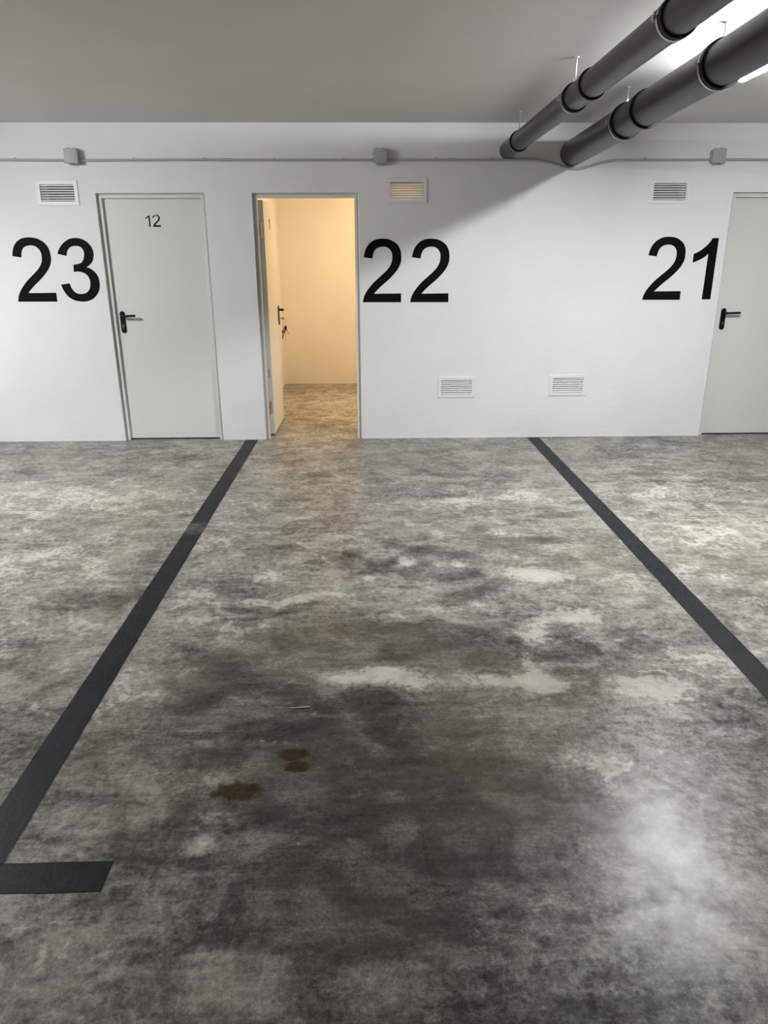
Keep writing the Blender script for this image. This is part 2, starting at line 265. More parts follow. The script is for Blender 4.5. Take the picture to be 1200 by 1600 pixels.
def box(bm, x0, x1, y0, y1, z0, z1, bevel=0.0, seg=2):
    r = bmesh.ops.create_cube(bm, size=1.0)
    for v in r['verts']:
        v.co = Vector(((x0+x1)/2 + v.co.x*(x1-x0), (y0+y1)/2 + v.co.y*(y1-y0), (z0+z1)/2 + v.co.z*(z1-z0)))
    if bevel:
        ed = {e for v in r['verts'] for e in v.link_edges}
        bmesh.ops.bevel(bm, geom=list(ed), offset=bevel, segments=seg, affect='EDGES', profile=0.5)
def quad(bm, *pts):
    return bm.faces.new([bm.verts.new(p) for p in pts])
def revolve(bm, prof, origin=(0, 0, 0), axis='y', seg=48, close_ends=True, shear=0.0):
    """prof: list of (pos along axis, radius)"""
    rings = []
    for a, r in prof:
        ring = []
        for i in range(seg):
            t = 2*math.pi*i/seg; c, s = math.cos(t)*r, math.sin(t)*r
            if axis == 'y': p = (c, a, s + shear*a)
            elif axis == 'z': p = (c, s, a)
            else: p = (a, c, s)
            ring.append(bm.verts.new(Vector(p) + Vector(origin)))
        rings.append(ring)
    for A, B in zip(rings, rings[1:]):
        for i in range(seg): bm.faces.new((A[i], A[(i+1) % seg], B[(i+1) % seg], B[i]))
    if close_ends:
        bm.faces.new(rings[0]); bm.faces.new(rings[-1][::-1])
def tube(bm, pts, r, seg=12, caps=True):
    pts = [Vector(p) for p in pts]; rings = []
    for i, p in enumerate(pts):
        d = (pts[min(i+1, len(pts)-1)] - pts[max(i-1, 0)]).normalized()
        ref = Vector((0, 0, 1)) if abs(d.z) < 0.9 else Vector((1, 0, 0))
        a = d.cross(ref).normalized(); b = d.cross(a)
        rr = r[i] if isinstance(r, (list, tuple)) else r
        rings.append([bm.verts.new(p + a*math.cos(2*math.pi*k/seg)*rr + b*math.sin(2*math.pi*k/seg)*rr) for k in range(seg)])
    for A, B in zip(rings, rings[1:]):
        for i in range(seg): bm.faces.new((A[i], A[(i+1) % seg], B[(i+1) % seg], B[i]))
    if caps: bm.faces.new(rings[0]); bm.faces.new(rings[-1][::-1])
def torus(bm, c, R, r, normal='x', seg=32, ms=8):
    rings = []
    for i in range(seg):
        t = 2*math.pi*i/seg; ring = []
        for j in range(ms):
            q = 2*math.pi*j/ms; rr = R + r*math.cos(q); h = r*math.sin(q)
            a, b = rr*math.cos(t), rr*math.sin(t)
            p = {'x': (h, a, b), 'y': (a, h, b), 'z': (a, b, h)}[normal]
            ring.append(bm.verts.new(Vector(c) + Vector(p)))
        rings.append(ring)
    for i in range(seg):
        A, B = rings[i], rings[(i+1) % seg]
        for j in range(ms): bm.faces.new((A[j], A[(j+1) % ms], B[(j+1) % ms], B[j]))
def prism(bm, outline, y0, y1):
    """outline: list of (x,z); extruded between y0 and y1"""
    f = [bm.verts.new((x, y0, z)) for x, z in outline]; b = [bm.verts.new((x, y1, z)) for x, z in outline]
    n = len(f)
    for i in range(n): bm.faces.new((f[i], f[(i+1) % n], b[(i+1) % n], b[i]))
    for a, b_, c in tessellate_polygon([[Vector((x, z, 0)) for x, z in outline]]):
        if len({a, b_, c}) == 3:
            bm.faces.new((f[a], f[b_], f[c])); bm.faces.new((b[c], b[b_], b[a]))
def smooth_outline(pts, n=4):
    """Catmull-Rom through the points, broken at the ones marked 1"""
    out = []; N = len(pts)
    for i in range(N):
        p1, p2 = pts[i], pts[(i+1) % N]
        out.append((p1[0], p1[1]))
        if p1[2] and p2[2]: continue
        p0 = p1 if p1[2] else pts[i-1]; p3 = p2 if p2[2] else pts[(i+2) % N]
        for k in range(1, n):
            t = k/n
            q = [0.5*((2*p1[a]) + (-p0[a]+p2[a])*t + (2*p0[a]-5*p1[a]+4*p2[a]-p3[a])*t*t + (-p0[a]+3*p1[a]-3*p2[a]+p3[a])*t**3) for a in (0, 1)]
            out.append(tuple(q))
    return out

# ------------------------------------------------------------------ the shell
GX0, GX1, GY0 = -9.0, 9.0, -14.0
BACK_Y = 3.18
DOORS = [(-2.215, -1.322), (-0.934, -0.050), (3.090, 3.980)]      # openings of the doors, left to right
DZ = 2.083
VENTS = [(-2.520, 2.084, True), (0.350, 2.097, True), (2.550, 2.088, True), (0.809, 0.468, False), (1.821, 0.479, False)]
VW, VH = 0.276, 0.130                                              # clear opening of a vent

# wall with door and vent openings, real reveals
holes = [(a, b, 0.0, DZ) for a, b in DOORS] + [(x-VW/2, x+VW/2, z-VH/2, z+VH/2) for x, z, _ in VENTS]
xs = sorted({GX0, GX1, *[h[0] for h in holes], *[h[1] for h in holes]})
zs = sorted({0.0, ZC, *[h[2] for h in holes], *[h[3] for h in holes]})
def inhole(x, z): return any(h[0] < x < h[1] and h[2] < z < h[3] for h in holes)
bm = bmesh.new()
solid = {}
for i in range(len(xs)-1):
    for j in range(len(zs)-1):
        solid[i, j] = not inhole((xs[i]+xs[i+1])/2, (zs[j]+zs[j+1])/2)
for (i, j), s in solid.items():
    if not s: continue
    x0, x1, z0, z1 = xs[i], xs[i+1], zs[j], zs[j+1]
    quad(bm, (x0, 0, z0), (x1, 0, z0), (x1, 0, z1), (x0, 0, z1))
    quad(bm, (x0, WT, z0), (x0, WT, z1), (x1, WT, z1), (x1, WT, z0))
    if not solid.get((i-1, j), False): quad(bm, (x0, 0, z0), (x0, 0, z1), (x0, WT, z1), (x0, WT, z0))
    if not solid.get((i+1, j), False): quad(bm, (x1, 0, z0), (x1, WT, z0), (x1, WT, z1), (x1, 0, z1))
    if not solid.get((i, j-1), False): quad(bm, (x0, 0, z0), (x0, WT, z0), (x1, WT, z0), (x1, 0, z0))
    if not solid.get((i, j+1), False): quad(bm, (x0, 0, z1), (x1, 0, z1), (x1, WT, z1), (x0, WT, z1))
bmesh.ops.remove_doubles(bm, verts=bm.verts, dist=1e-5)
finish('wall_back', bm, M_WALL, kind='structure')

# the other walls of the garage
for nm, b in (('wall_left', (GX0-.2, GX0, GY0, WT, 0, ZC)), ('wall_right', (GX1, GX1+.2, GY0, WT, 0, ZC)), ('wall_front', (GX0-.2, GX1+.2, GY0-.2, GY0, 0, ZC))):
    bm = bmesh.new(); box(bm, *b); finish(nm, bm, M_WALL, kind='structure')
# ceiling slab
bm = bmesh.new(); box(bm, GX0-.2, GX1+.2, GY0-.2, BACK_Y+.2, ZC, ZC+.25); finish('ceiling', bm, M_CEIL, kind='structure')
# store rooms behind the wall
ROOMX = (-1.092, 1.30)
bm = bmesh.new(); box(bm, GX0-.2, GX1+.2, BACK_Y, BACK_Y+.2, 0, ZC); finish('wall_store_back', bm, M_ROOM, kind='structure')
bm = bmesh.new(); box(bm, ROOMX[0]-.10, ROOMX[0], WT, BACK_Y, 0, ZC); finish('wall_store_left', bm, M_ROOM, kind='structure')
bm = bmesh.new(); box(bm, ROOMX[1], ROOMX[1]+.10, WT, BACK_Y, 0, ZC); finish('wall_store_right', bm, M_ROOM, kind='structure')

# floor: a fine grid carries the stain map
def grid_axis(a, b, step, lo, hi, coarse):
    o = [lo]; v = lo
    while v + coarse < a: v += coarse; o.append(v)
    v = a
    while v <= b + 1e-6: o.append(v); v += step
    v = b
    while v + coarse < hi: v += coarse; o.append(v)
    o.append(hi); return o
gx = grid_axis(-4.3, 4.3, 0.028, GX0, GX1, 0.6)
gy = grid_axis(-6.2, 0.0, 0.028, GY0, BACK_Y, 0.6)
nx, ny = len(gx), len(gy)
verts = [(x, y, 0.0) for y in gy for x in gx]
faces = [(j*nx+i, j*nx+i+1, (j+1)*nx+i+1, (j+1)*nx+i) for j in range(ny-1) for i in range(nx-1)]
me = bpy.data.meshes.new('floor'); me.from_pydata(verts, [], faces); me.update()
import numpy as np
VX = np.array([v[0] for v in verts]); VY = np.array([v[1] for v in verts])
WX = np.zeros(len(verts)); WY = np.zeros(len(verts))
for i, v in enumerate(verts):
    if -4.4 < v[0] < 4.4 and -6.3 < v[1] < 0.1:
        p = Vector((v[0]*4.0, v[1]*4.0, 0))
        WX[i] = noise.noise(p) * .13 + noise.noise(p*3.1) * .08
        WY[i] = noise.noise(p + Vector((31, 7, 0))) * .11 + noise.noise(p*3.1 + Vector((5, 40, 0))) * .05
stain_tone = np.full(len(verts), STAIN_TONE_BASE)
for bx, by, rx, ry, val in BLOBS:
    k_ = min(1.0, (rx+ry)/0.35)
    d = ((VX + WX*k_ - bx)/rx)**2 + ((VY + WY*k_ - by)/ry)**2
    stain_tone += val * np.exp(-d * (0.9 if val < 0 else 1.1))
stain_tone = np.where(stain_tone < 0, -0.44*np.tanh(-stain_tone/0.44), stain_tone)
at = me.attributes.new('stain_tone', 'FLOAT', 'POINT'); at.data.foreach_set('value', stain_tone.astype(np.float32))
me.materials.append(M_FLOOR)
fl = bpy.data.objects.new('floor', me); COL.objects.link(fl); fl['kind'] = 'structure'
bm = bmesh.new(); box(bm, GX0-.2, GX1+.2, GY0-.2, BACK_Y+.2, -0.25, -0.003); finish('floor_slab', bm, M_DARK, kind='structure')

# ------------------------------------------------------------------ painted bay lines
def strip(bm, pts, z=0.0015):
    # painted strip with a faintly uneven edge
    (x0, y0), (x1, y1), wid = pts
    d = Vector((x1-x0, y1-y0, 0)); L = d.length; d.normalize(); n = Vector((-d.y, d.x, 0)); k = max(2, int(L/0.03))
    rows = []
    for i in range(k+1):
        c = Vector((x0, y0, z)) + d*L*i/k
        rows.append((bm.verts.new(c + n*(wid/2 + noise.noise(c*9)*.0022)), bm.verts.new(c - n*(wid/2 + noise.noise(c*9+Vector((9, 9, 9)))*.0022))))
    for a, b in zip(rows, rows[1:]): bm.faces.new((a[0], a[1], b[1], b[0]))
bm = bmesh.new(); strip(bm, ((-1.059, -0.02), (-1.059, -4.945), 0.112))
ln = finish('parking_line', bm, M_LINE, label='charcoal painted bay line ending in a crossbar, left of the open doorway', cat='parking line', group='painted bay lines')
bm = bmesh.new(); strip(bm, ((-1.415, -4.992), (-0.705, -4.992), 0.101)); finish('crossbar', bm, M_LINE, ln)
bm = bmesh.new(); strip(bm, ((1.532, -0.02), (1.532, -4.945), 0.112))
ln = finish('parking_line', bm, M_LINE, label='charcoal painted bay line running to the wall below the right low vent', cat='parking line', group='painted bay lines')
bm = bmesh.new(); strip(bm, ((1.18, -4.992), (1.89, -4.992), 0.101)); finish('crossbar', bm, M_LINE, ln)

# ------------------------------------------------------------------ bay numbers on the wall
def numeral(parent, name, pts, dx=0.0, dz=0.0, n=5, y0=-0.0015, y1=0.0, material=None, pivot=(0, 0)):
    bm = bmesh.new(); o = [(x+dx-pivot[0], z+dz-pivot[1]) for x, z in smooth_outline(pts, n)]
    prism(bm, o, y0, y1)
    return finish(name, bm, material or M_NUM, parent)
for label, px, parts in (('big black painted number 23 on the wall left of the closed door numbered 12', -2.63, [('digit_two', TWO, -2.956, .018), ('digit_three', THREE, 0, 0)]),
                     ('big black painted number 22 on the wall right of the open lit doorway', 0.35, [('digit_two', TWO, 0, 0), ('digit_two', TWO, .4115, -.001)]),
                     ('big black painted number 21 on the wall beside the right-hand door', 2.72, [('digit_two', TWO, 2.444, .009), ('digit_one', ONE, 0, 0)])):
    e = empty('bay_number', (px, 0, 1.21), label, 'number', 'painted bay numbers')
    for nm, g, dx, dz in parts: numeral(e, nm, g, dx, dz, pivot=(px, 1.21))

# ------------------------------------------------------------------ doors
def door_frame_mesh(x0, x1, depth_back, org):
    """profile swept up the left jamb, over the head and down the right jamb; u = distance in from the opening edge"""
    prof = [(0.0, 0.030), (0.014, 0.036), (0.017, 0.026), (0.036, 0.026), (0.038, 0.030), (0.038, 0.047), (0.022, 0.0485), (0.022, depth_back), (0.0, depth_back)]
    bm = bmesh.new(); stations = []
    for cx, sx, zz in ((x0, 1, 'b'), (x0, 1, 't'), (x1, -1, 't'), (x1, -1, 'b')):
        stations.append([bm.verts.new((cx + sx*u - org[0], y, (0.0 if zz == 'b' else DZ - u))) for u, y in prof])
    for A, B in zip(stations, stations[1:]):
        for i in range(len(prof)): bm.faces.new((A[i], A[(i+1) % len(prof)], B[(i+1) % len(prof)], B[i]))
    bm.faces.new(stations[0]); bm.faces.new(stations[-1][::-1])
    return bm
def plate_outline(w, h, seg=10):
    o = []
    for i in range(seg+1):
        t = math.pi*i/seg; o.append((w/2*math.cos(t), h/2 - w/2 + w/2*math.sin(t)))
    for i in range(seg+1):
        t = math.pi + math.pi*i/seg; o.append((w/2*math.cos(t), -h/2 + w/2 + w/2*math.sin(t)))
    return o
def handle_set(parent, x, z, face_y, side, with_lock=True, mirror=1):
    """plate centred at x,z on a leaf face at face_y; side=-1 faces -y; lever points mirror*x"""
    bm = bmesh.new(); prism(bm, [(a, b) for a, b in plate_outline(0.044, 0.186)], 0, side*0.009)
    ed = [e for e in bm.edges if all(abs(v.co.y - side*0.009) < 1e-6 for v in e.verts) and len(e.link_faces) == 2 and sum(abs(f.calc_center_median().y - side*.009) > 1e-5 for f in e.link_faces) == 1]
    bmesh.ops.bevel(bm, geom=ed, offset=0.0025, segments=2, affect='EDGES')
    pl = finish('handle_plate', bm, M_BLACK, parent, smooth=True, loc=(x, face_y, z))
    bm = bmesh.new(); L = 0.128*mirror; h = 0.046
    pts = [(0, side*.006, 0), (0, side*(.03), 0), (.004*mirror, side*(.043), 0), (.014*mirror, side*(.051), 0), (.03*mirror, side*.052, 0), (.07*mirror, side*.053, .001), (L-.006*mirror, side*.054, .002), (L, side*.053, .002)]
    tube(bm, pts, [.0115, .0105, .0105, .0105, .010, .0098, .0102, .007], seg=16)
    finish('lever', bm, M_BLACK, parent, smooth='all', loc=(x, face_y, z+0.053))
    # euro cylinder: round barrel with a narrower tail
    bm = bmesh.new(); o = []
    for i in range(17):
        t = math.radians(-60 + 300*i/16); o.append((.0085*math.cos(t), .0085*math.sin(t)))
    o += [(-.0048, -.0225), (.0048, -.0225)]
    prism(bm, o, side*.009, side*.0105)
    box(bm, -.0009, .0009, min(side*.0104, side*.0112), max(side*.0104, side*.0112), -.005, .005)
    finish('lock_cylinder', bm, M_CHROME, parent, loc=(x, face_y, z-0.030), label='nickel lock cylinder')
def hinge(parent, x, y, z, name='hinge'):
    bm = bmesh.new(); revolve(bm, [(-.05, .008), (-.0165, .008)], (0, 0, 0), 'z', 16); revolve(bm, [(-.0155, .008), (.0155, .008)], (0, 0, 0), 'z', 16); revolve(bm, [(.0165, .008), (.05, .008)], (0, 0, 0), 'z', 16)
    revolve(bm, [(-.055, .005), (.055, .005)], (0, 0, 0), 'z', 12)
    return finish(name, bm, M_CHROME, parent, smooth=True, loc=(x, y, z))

FY, LT = 0.050, 0.046      # closed leaf front and leaf thickness
def closed_door(idx, x0, x1, number):
    e = empty('door_%d' % idx, (x0, 0, 0), kind='structure')
    finish('door_frame', door_frame_mesh(x0, x1, 0.13, (x0,)), M_FRAME, e)
    bm = bmesh.new(); box(bm, .0255, x1-x0-.0255, FY, FY+LT, .012, DZ-.0255, .0015)
    lf = finish('door_leaf', bm, M_DOOR, e)
    handle_set(lf, .0405+.048, 1.050, FY, -1)
    if number:
        for nm, g in (('number_one', S1), ('number_two', S2)):
            numeral(lf, nm, g, 0, 0, 4, FY-.0012, FY, M_STICK, pivot=(x0, 0))
    return e
d1 = closed_door(1, *DOORS[0], True)
d3 = closed_door(3, *DOORS[2], False)

# the open door, swung into the lit store room
x0, x1 = DOORS[1]
d2 = empty('door_2', (x0, 0, 0), kind='structure')
finish('door_frame', door_frame_mesh(x0, x1, 0.13, (x0,)), M_FRAME, d2)
LX, LY0, LW = -0.868, 0.168, 0.797
bm = bmesh.new(); box(bm, LX-LT-x0, LX-x0, LY0, LY0+LW, .012, DZ-.0405, .0015)
leaf = finish('door_leaf', bm, M_DOOR, d2)
# handles on both faces; built facing -y then turned to face +x
hs = empty('handle_holder', (0, 0, 0))
for side, fx in ((-1, LX), (1, LX-LT)):
    before = set(bpy.data.objects)
    handle_set(leaf, 0, 0, 0, -1 if side == -1 else 1)
    for o in set(bpy.data.objects) - before:
        off = o.location.copy()
        o.rotation_euler = (0, 0, math.pi/2)
        if o.name.startswith('lever'):
            for v in o.data.vertices: v.co.x = -v.co.x          # lever points back to the hinges
        o.location = (fx - x0, LY0+LW-.062, 1.044 + off.z)
bpy.data.objects.remove(hs)
# number on the face of the open leaf, seen at a grazing angle
for g, o_ in ((S1, 0.0), (S1, .062)):
    bm = bmesh.new(); cx = 0.5*(DOORS[0][0]+DOORS[0][1])
    out = [(x-cx+o_, z) for x, z in smooth_outline(g, 4)]
    prism(bm, out, 0, .0012)
    nn = finish('number_one', bm, M_STICK, leaf); nn.rotation_euler = (0, 0, math.pi/2); nn.location = (LX+.0012-x0, LY0+.40, 0)
for z in (0.26, 1.80):
    hinge(d2, -0.893-x0, LY0-.012, z)
# hinge leaf plates and strike on the jamb
for z in (0.27, 1.80):
    bm = bmesh.new(); box(bm, LX-.036-x0, LX-.014-x0, LY0-.003, LY0, z-.06, z+.06, .001)
    for dz in (-.04, .0, .04): revolve(bm, [(LY0-.0045, .004), (LY0-.002, .004)], (LX-.024-x0, 0, z+dz), 'y', 12)
    finish('hinge_plate', bm, M_CHROME, d2)
bm = bmesh.new(); box(bm, x1-.040-x0, x1-.0375-x0, .055, .078, .97, 1.13); finish('strike_plate', bm, M_CHROME, d2)
for b, nm in (((LX-.032, LX-.016, LY0-.0025, LY0+.001, .545, .62), 'latch_plate'),):
    bm = bmesh.new(); box(bm, b[0]-x0, b[1]-x0, *b[2:]); finish(nm, bm, M_ZINC, leaf)

# key bunch hanging in the lock of the open door
LKY, LKZ = LY0+LW-.062, 1.044-.030
kb = empty('key_bunch', (LX+.010, LKY, LKZ), 'bunch of keys hanging from the lock of the open door', 'keys'); kb.scale = (1.15, 1.15, 1.15)
def key(parent, loc, rot, material, L=.05, bow=.0115, name='key'):
    bm = bmesh.new(); seg = 18
    out = [(bow*math.cos(math.radians(-70+320*i/seg)), -bow + bow*math.sin(math.radians(-70+320*i/seg))) for i in range(seg+1)]
    out = [(x, z) for x, z in out]
    blade = [(-.0042, -2*bow), (-.0042, -2*bow-L), (0, -2*bow-L-.003), (.0028, -2*bow-L), (.0028, -2*bow-L*.8), (.001, -2*bow-L*.74), (.0032, -2*bow-L*.62), (.001, -2*bow-L*.5), (.0042, -2*bow-L*.36), (.0042, -2*bow)]
    cir = [(bow*math.sin(math.radians(a)), -bow + bow*math.cos(math.radians(a))) for a in range(-158, 159, 14)]
    prism(bm, cir[::1] + blade[::-1], -.0011, .0011)
    o = finish(name, bm, material, parent); o.location = loc; o.rotation_euler = rot; return o
key(kb, (.040, 0, 0), (0, math.pi/2, 0), M_BRASS, L=.026, name='key')           # the one in the lock
bm = bmesh.new(); torus(bm, (.030, 0, -.016), .016, .0013, 'y'); finish('key_ring', bm, M_CHROME, kb, smooth='all')
bm = bmesh.new(); torus(bm, (.032, 0, -.050), .020, .0014, 'x'); finish('key_ring', bm, M_CHROME, kb, smooth='all')
bm = bmesh.new(); box(bm, .024, .036, -.012, .012, -.112, -.066, .004); finish('key_fob', bm, M_BRASS, kb, smooth=True, label='amber key fob')
bm = bmesh.new(); box(bm, .040, .056, -.010, .012, -.100, -.062, .004); finish('key_fob', bm, M_BLACK, kb, smooth=True, label='black key fob')
for a, (dx, dy, dz, rx, ry, rz, mt, L) in enumerate(((.030, .004, -.105, .10, .05, .6, M_CHROME, .06), (.034, -.006, -.125, -.2, -.10, 1.2, M_BRASS, .062), (.044, .002, -.100, .15, -.55, .3, M_BRASS, .045),
                                         (.046, -.004, -.118, .1, -.30, 2.0, M_CHROME, .04), (.026, -.002, -.120, -.1, .12, .2, M_BLACK, .05))):
    key(kb, (dx, dy, dz+.02), (rx, ry, rz), mt, L)

# ------------------------------------------------------------------ louvre vents
def make_vent():
    e = empty('air_vent', (0, 0, 0))
    bm = bmesh.new(); fw, fh = .337, .187
    o = [(-fw/2, -fh/2), (fw/2, -fh/2), (fw/2, fh/2), (-fw/2, fh/2)]; i = [(-VW/2, -VH/2), (VW/2, -VH/2), (VW/2, VH/2), (-VW/2, VH/2)]
    L = {}
    for nm, pts, y in (('of', [(x*.992, z*.985) for x, z in o], -.0075), ('ob', o, 0.0), ('om', o, -.005), ('if', i, -.0075), ('ib', i, .03)):
        L[nm] = [bm.verts.new((x, y, z)) for x, z in pts]
    for k in range(4):
        n = (k+1) % 4
        for a, b in (('ob', 'om'), ('om', 'of'), ('of', 'if'), ('if', 'ib'), ('ib', 'ob')):
            bm.faces.new((L[a][k], L[a][n], L[b][n], L[b][k]))
    finish('vent_frame', bm, M_VENT, e)
    pitch = VH/7
    for k in range(7):
        zt = VH/2 - k*pitch
        bm = bmesh.new(); t = .0016
        # slat slopes down towards the outside
        prof = [(.008, 0.0), (-.005, -.0105), (-.0060, -.0122), (-.0048, -.0132), (.008, -.0020)]
        f = [bm.verts.new((-VW/2, y, zt-.002+z)) for y, z in prof]; b = [bm.verts.new((VW/2, y, zt-.002+z)) for y, z in prof]
        n = len(prof)
        for q in range(n): bm.faces.new((f[q], f[(q+1) % n], b[(q+1) % n], b[q]))
        bm.faces.new(f[::-1]); bm.faces.new(b)
        finish('slat', bm, M_VENT, e)
    return e
VL = ['white louvred vent above the painted number 23', 'white louvred vent above the painted number 22, warm light behind its slats', 'white louvred vent above the painted number 21',
      'white louvred vent low on the wall, the one nearer the open doorway', 'white louvred vent low on the wall, above the right bay line']
v0 = make_vent()
def copy_tree(o, parent=None):
    c = o.copy(); COL.objects.link(c); c.parent = parent
    for ch in [q for q in bpy.data.objects if q.parent == o]: copy_tree(ch, c)
    return c
bm = bmesh.new()
for x, z, hi in VENTS:
    if (x, z) != (0.350, 2.097): box(bm, x-VW/2-.01, x+VW/2+.01, WT, WT+.01, z-VH/2-.01, z+VH/2+.01)
finish('vent_backing_1', bm, mat('dark_vent_backing', (0.03, 0.03, 0.03), 0.9), kind='structure')  # dark sheets added behind the vents, standing in for shade in the gaps
roots = [v0] + [copy_tree(v0) for _ in VENTS[1:]]
for o, (x, z, _), l in zip(roots, VENTS, VL):
    o.location = (x, 0, z); tag(o, l, 'vent', 'louvred wall vents')
for fx in (-.36, -.02, .33, .47):
    bm = bmesh.new(); box(bm, fx*VW-.0022, fx*VW+.0022, .010, .014, -VH/2, VH/2); finish('vent_stay', bm, M_HOUSE, roots[1])
bm = bmesh.new()
for q in range(1, 46): box(bm, -VW/2+q*.006-.0009, -VW/2+q*.006+.0009, .020, .0212, -VH/2, VH/2)
for q in range(1, 22): box(bm, -VW/2, VW/2, .0215, .0227, -VH/2+q*.006-.0009, -VH/2+q*.006+.0009)
finish('dimming_insect_mesh', bm, M_HOUSE, roots[1])  # mesh added to dim the warm light through this vent

# ------------------------------------------------------------------ junction boxes and conduit
def make_jbox():
    e = empty('junction_box', (0, 0, 0)); s = .052
    bm = bmesh.new(); box(bm, -s, s, -.048, 0, -s, s, .006); finish('box_body', bm, M_BOX, e, smooth=True)
    bm = bmesh.new(); box(bm, -s-.0025, s+.0025, -.062, -.048, -s-.0025, s+.0025, .005); finish('box_lid', bm, M_BOX, e, smooth=True)
    for a in (-1, 1):
        for b in (-1, 1):
            bm = bmesh.new(); revolve(bm, [(-.0645, .0045), (-.062, .0055)], (a*(s-.008), 0, b*(s-.008)), 'y', 14); finish('lid_screw', bm, M_TUBE, e)
    for k, (dx, dz, ax) in enumerate(((-.024, s, 'z'), (.022, s, 'z'), (-.02, -s-.010, 'z'), (.022, -s-.010, 'z'), (s, -.024, 'x'), (-s-.010, -.024, 'x'), (s, .022, 'x'), (-s-.010, .022, 'x'))):
        bm = bmesh.new()
        if ax == 'z': revolve(bm, [(dz, .0155), (dz+.010, .0135)], (dx, -.026, 0), 'z', 20)
        else: revolve(bm, [(dx, .0155), (dx+.010, .0135)], (0, -.026, dz), 'x', 20)
        finish('knockout_seal', bm, M_BOX, e, smooth=True)
    return e
j0 = make_jbox(); JX = (-2.352, 0.130, 2.905)
JL = ['square grey junction box above the door numbered 12 and the left vent', 'square grey junction box right of the open doorway, above the middle vent', 'square grey junction box on the conduit near the right-hand door']
for o, x, l in zip([j0, copy_tree(j0), copy_tree(j0)], JX, JL):
    o.location = (x, 0, 2.352); tag(o, l, 'junction box', 'junction boxes on the conduit')
CZ, CR, CY = 2.328, .0095, -.0125
def run(xa, xb, label, dip=False):
    pts = []
    n = int(abs(xb-xa)/.04) + 1
    for i in range(n+1):
        x = xa + (xb-xa)*i/n; z = CZ + noise.noise(Vector((x*1.1, 3, 0)))*.004
        if dip:
            t = (x-1.735)/.20
            z -= .068*math.exp(-t*t*(1.0 if abs(t) < 1 else 1.0))
        pts.append((x-xa, CY, z-CZ))
    e = empty('conduit', (xa, 0, CZ), label, 'conduit', 'grey conduit runs')
    bm = bmesh.new(); tube(bm, pts, CR, 12); finish('conduit_tube', bm, M_TUBE, e, smooth=True)
    L = xb-xa
    for f in [q for q in (.18, .42, .66, .9) if not dip] + ([.15, .32, .80] if dip else []):
        x = L*f; zz = min(pts, key=lambda q: abs(q[0]-x))[2]
        bm = bmesh.new(); torus(bm, (x, CY, zz), CR+.0012, .0022, 'x', 18, 6); box(bm, x-.008, x+.008, -.006, 0.0, zz+.008, zz+.018, .001)
        finish('saddle_clip', bm, M_BOX, e)
    for f in ((.5,) if not dip else (.2,)):
        x = L*f; zz = min(pts, key=lambda q: abs(q[0]-x))[2]
        bm = bmesh.new(); revolve(bm, [(x-.04, CR+.002), (x+.04, CR+.002)], (0, CY, zz), 'x', 14); finish('coupling', bm, M_TUBE, e, smooth=True)
run(-6.5, JX[0]-.062, 'grey wall conduit running left out of the left junction box')
run(JX[0]+.062, JX[1]-.062, 'grey wall conduit passing above both left doorways')
run(JX[1]+.062, JX[2]-.062, 'grey wall conduit that dips under the thicker drain pipe', dip=True)
run(JX[2]+.062, 6.5, 'grey wall conduit running right out of the right junction box')

# ------------------------------------------------------------------ drain pipes
def drain(label, X, Z0, slope, r, rs, mouths, clamps, yend, cl_label):
    e = empty('drain_pipe', (X, 0, Z0), label, 'pipe', 'drain pipes under the ceiling')
    ys = [0.0] + mouths + [yend]
    for a, b in zip(ys, ys[1:]):
        last = b == yend
        hi = a + (0.0 if a == 0 else 0.045)
        prof = [(hi, r)]
        if not last:
            prof += [(b+.115, r), (b+.09, rs-.001), (b+.012, rs), (b, rs)]
        else: prof += [(b, r)]
        bm = bmesh.new(); revolve(bm, prof, shear=-slope, seg=64); finish('pipe_length', bm, M_PIPE, e, smooth=True)
        if not last:
            bm = bmesh.new(); revolve(bm, [(b+.010, rs+.0005), (b+.008, rs+.003), (b-.004, rs+.003), (b-.007, rs), (b-.007, r-.002)], shear=-slope, seg=64)
            finish('rubber_seal', bm, M_RUBBER, e, smooth=True)
    for k, yc in enumerate(clamps):
        z = Z0 - slope*yc
        c = empty('pipe_clamp', (X, yc, z), cl_label[k], 'clamp', 'pipe clamps on threaded rods')
        bm = bmesh.new(); R = rs+.0005
        revolve(bm, [(-.006, R), (-.006, R+.0025), (.010, R+.0025), (.010, R)], seg=64, close_ends=False)
        finish('clamp_band', bm, M_ZINC, c, smooth=True)
        bm = bmesh.new(); tube(bm, [(0, 0, R+.002), (0, 0, ZC-z)], .0045, 8); finish('threaded_rod', bm, M_ZINC, c, smooth=True)
        bm = bmesh.new(); revolve(bm, [(R+.002, .009), (R+.022, .009)], axis='z', seg=6); finish('rod_nut', bm, M_ZINC, c)
        bm = bmesh.new(); revolve(bm, [(ZC-z-.006, .014), (ZC-z, .014)], axis='z', seg=16); finish('ceiling_anchor', bm, M_ZINC, c)
        for s in (-1, 1):
            bm = bmesh.new(); box(bm, s*(R+.001), s*(R+.022), -.012, .010, -.005, -.002); box(bm, s*(R+.001), s*(R+.022), -.012, .010, .003, .006)
            tube(bm, [(s*(R+.013), -.001, -.012), (s*(R+.013), -.001, .020)], .004, 8)
            finish('clamp_bolt', bm, M_ZINC, c)
drain('thinner dark grey drain pipe, the left one under the ceiling', 1.172, 2.400, 0.0, .0665, .0725, [-.488, -2.015, -2.335, -3.415, -5.4], [-.458, -1.983, -3.383], -6.3,
      ['steel clamp and rod on the thinner pipe, nearest the wall', 'steel clamp and rod on the thinner pipe, at its double coupling', 'steel clamp on the thinner pipe, at the top edge of the photo'])
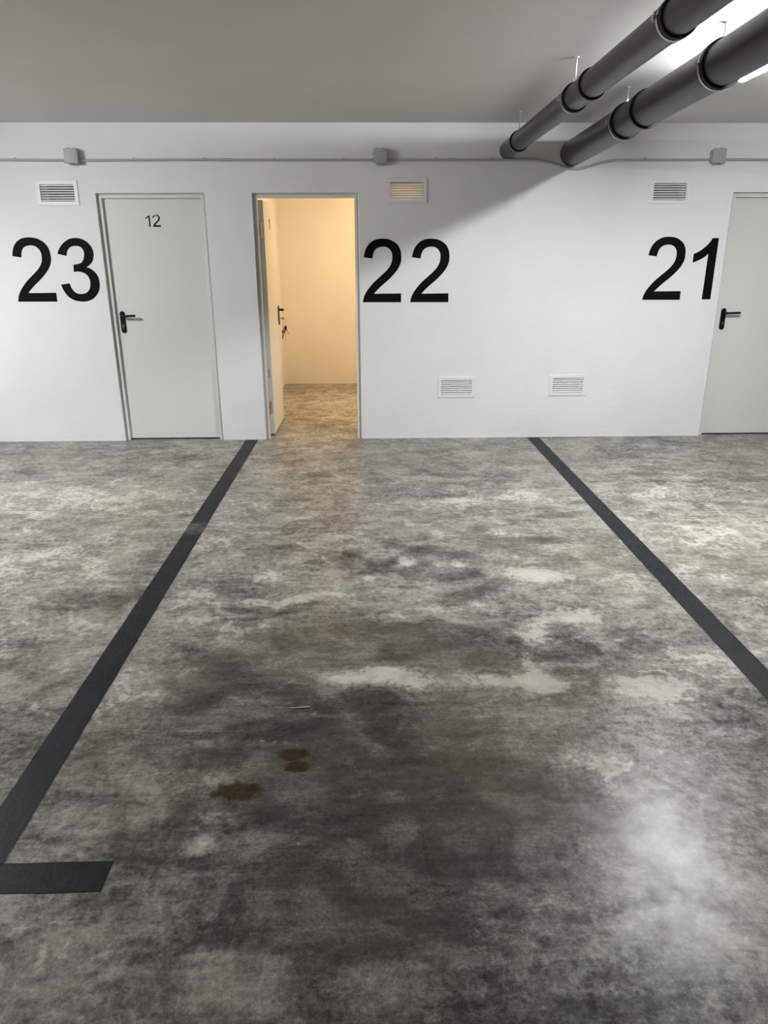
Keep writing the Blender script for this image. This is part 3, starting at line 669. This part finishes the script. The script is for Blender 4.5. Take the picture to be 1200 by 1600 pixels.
drain('thicker dark grey drain pipe, the right one with the conduit dipping under it', 1.706, 2.377, 0.0185, .099, .1065, [-1.305, -1.660, -2.630, -5.0], [-1.272, -2.597], -6.3,
      ['steel clamp and rod on the thicker pipe, at its double coupling', 'steel clamp and rod on the thicker pipe, beside the lit lamp'])

# ------------------------------------------------------------------ batten lamps
def batten(x, yc, L, label, glow, group='batten lamps'):
    e = empty('batten_lamp', (x, yc, ZC), label, 'lamp', group)
    w_ = .045
    bm = bmesh.new(); box(bm, -w_, w_, -L/2, L/2, -.062, 0, .006); finish('lamp_housing', bm, M_HOUSE, e, smooth=True)
    bm = bmesh.new(); seg = 14; pr = []
    for i in range(seg+1):
        t = math.pi*i/seg; pr.append((-(w_-.003)*math.cos(t), -.062 - .035*math.sin(t)**.8 if 0 < i < seg else -.062))
    f = [bm.verts.new((a, -L/2+.012, b)) for a, b in pr]; b2 = [bm.verts.new((a, L/2-.012, b)) for a, b in pr]; n = len(pr)
    for q in range(n): bm.faces.new((f[q], f[(q+1) % n], b2[(q+1) % n], b2[q]))
    bm.faces.new(f[::-1]); bm.faces.new(b2)
    finish('lamp_diffuser', bm, glow, e, smooth=True)
    for s in (-1, 1):
        bm = bmesh.new(); prism(bm, [(a*1.03, b*1.0-(.002 if b < -.05 else 0)) for a, b in pr], min(s*(L/2-.012), s*L/2), max(s*(L/2-.012), s*L/2)); finish('end_cap', bm, M_HOUSE, e)
batten(2.150, -2.47, 1.20, 'lit batten lamp on the ceiling right of the thicker drain pipe', M_GLOW)
batten(-3.90, -2.47, 1.20, 'lit batten lamp on the ceiling left of the view', M_GLOWL)
batten(2.085, -9.5, 1.20, 'unseen batten lamp added on the ceiling behind the camera, right', M_GLOWB)
batten(-3.90, -9.5, 1.20, 'unseen batten lamp added on the ceiling behind the camera, left', M_GLOWB)
# warm round lamp inside the open store room
e = empty('ceiling_lamp', (0.45, 1.75, ZC), 'round warm lamp on the ceiling of the open store room', 'lamp')
bm = bmesh.new(); revolve(bm, [(-.03, .15), (0, .155)], axis='z', seg=40); finish('lamp_base', bm, M_HOUSE, e, smooth=True)
bm = bmesh.new(); revolve(bm, [(-.03, .14), (-.055, .13), (-.075, .10), (-.085, .05), (-.087, .01)], axis='z', seg=40); finish('lamp_globe', bm, M_WARM, e, smooth=True)

# white cotton stick / straw lying on the floor
bm = bmesh.new(); tube(bm, [(-.040, -.002, 0), (0, 0, 0), (.036, .004, 0)], [.0014, .0017, .0022], 8)
finish('plastic_stick', bm, mat('white_plastic', (0.7, 0.7, 0.68), 0.5), loc=(-0.255, -4.241, .0025), label='thin white plastic stick lying on the dark stained floor', cat='litter', smooth=True)
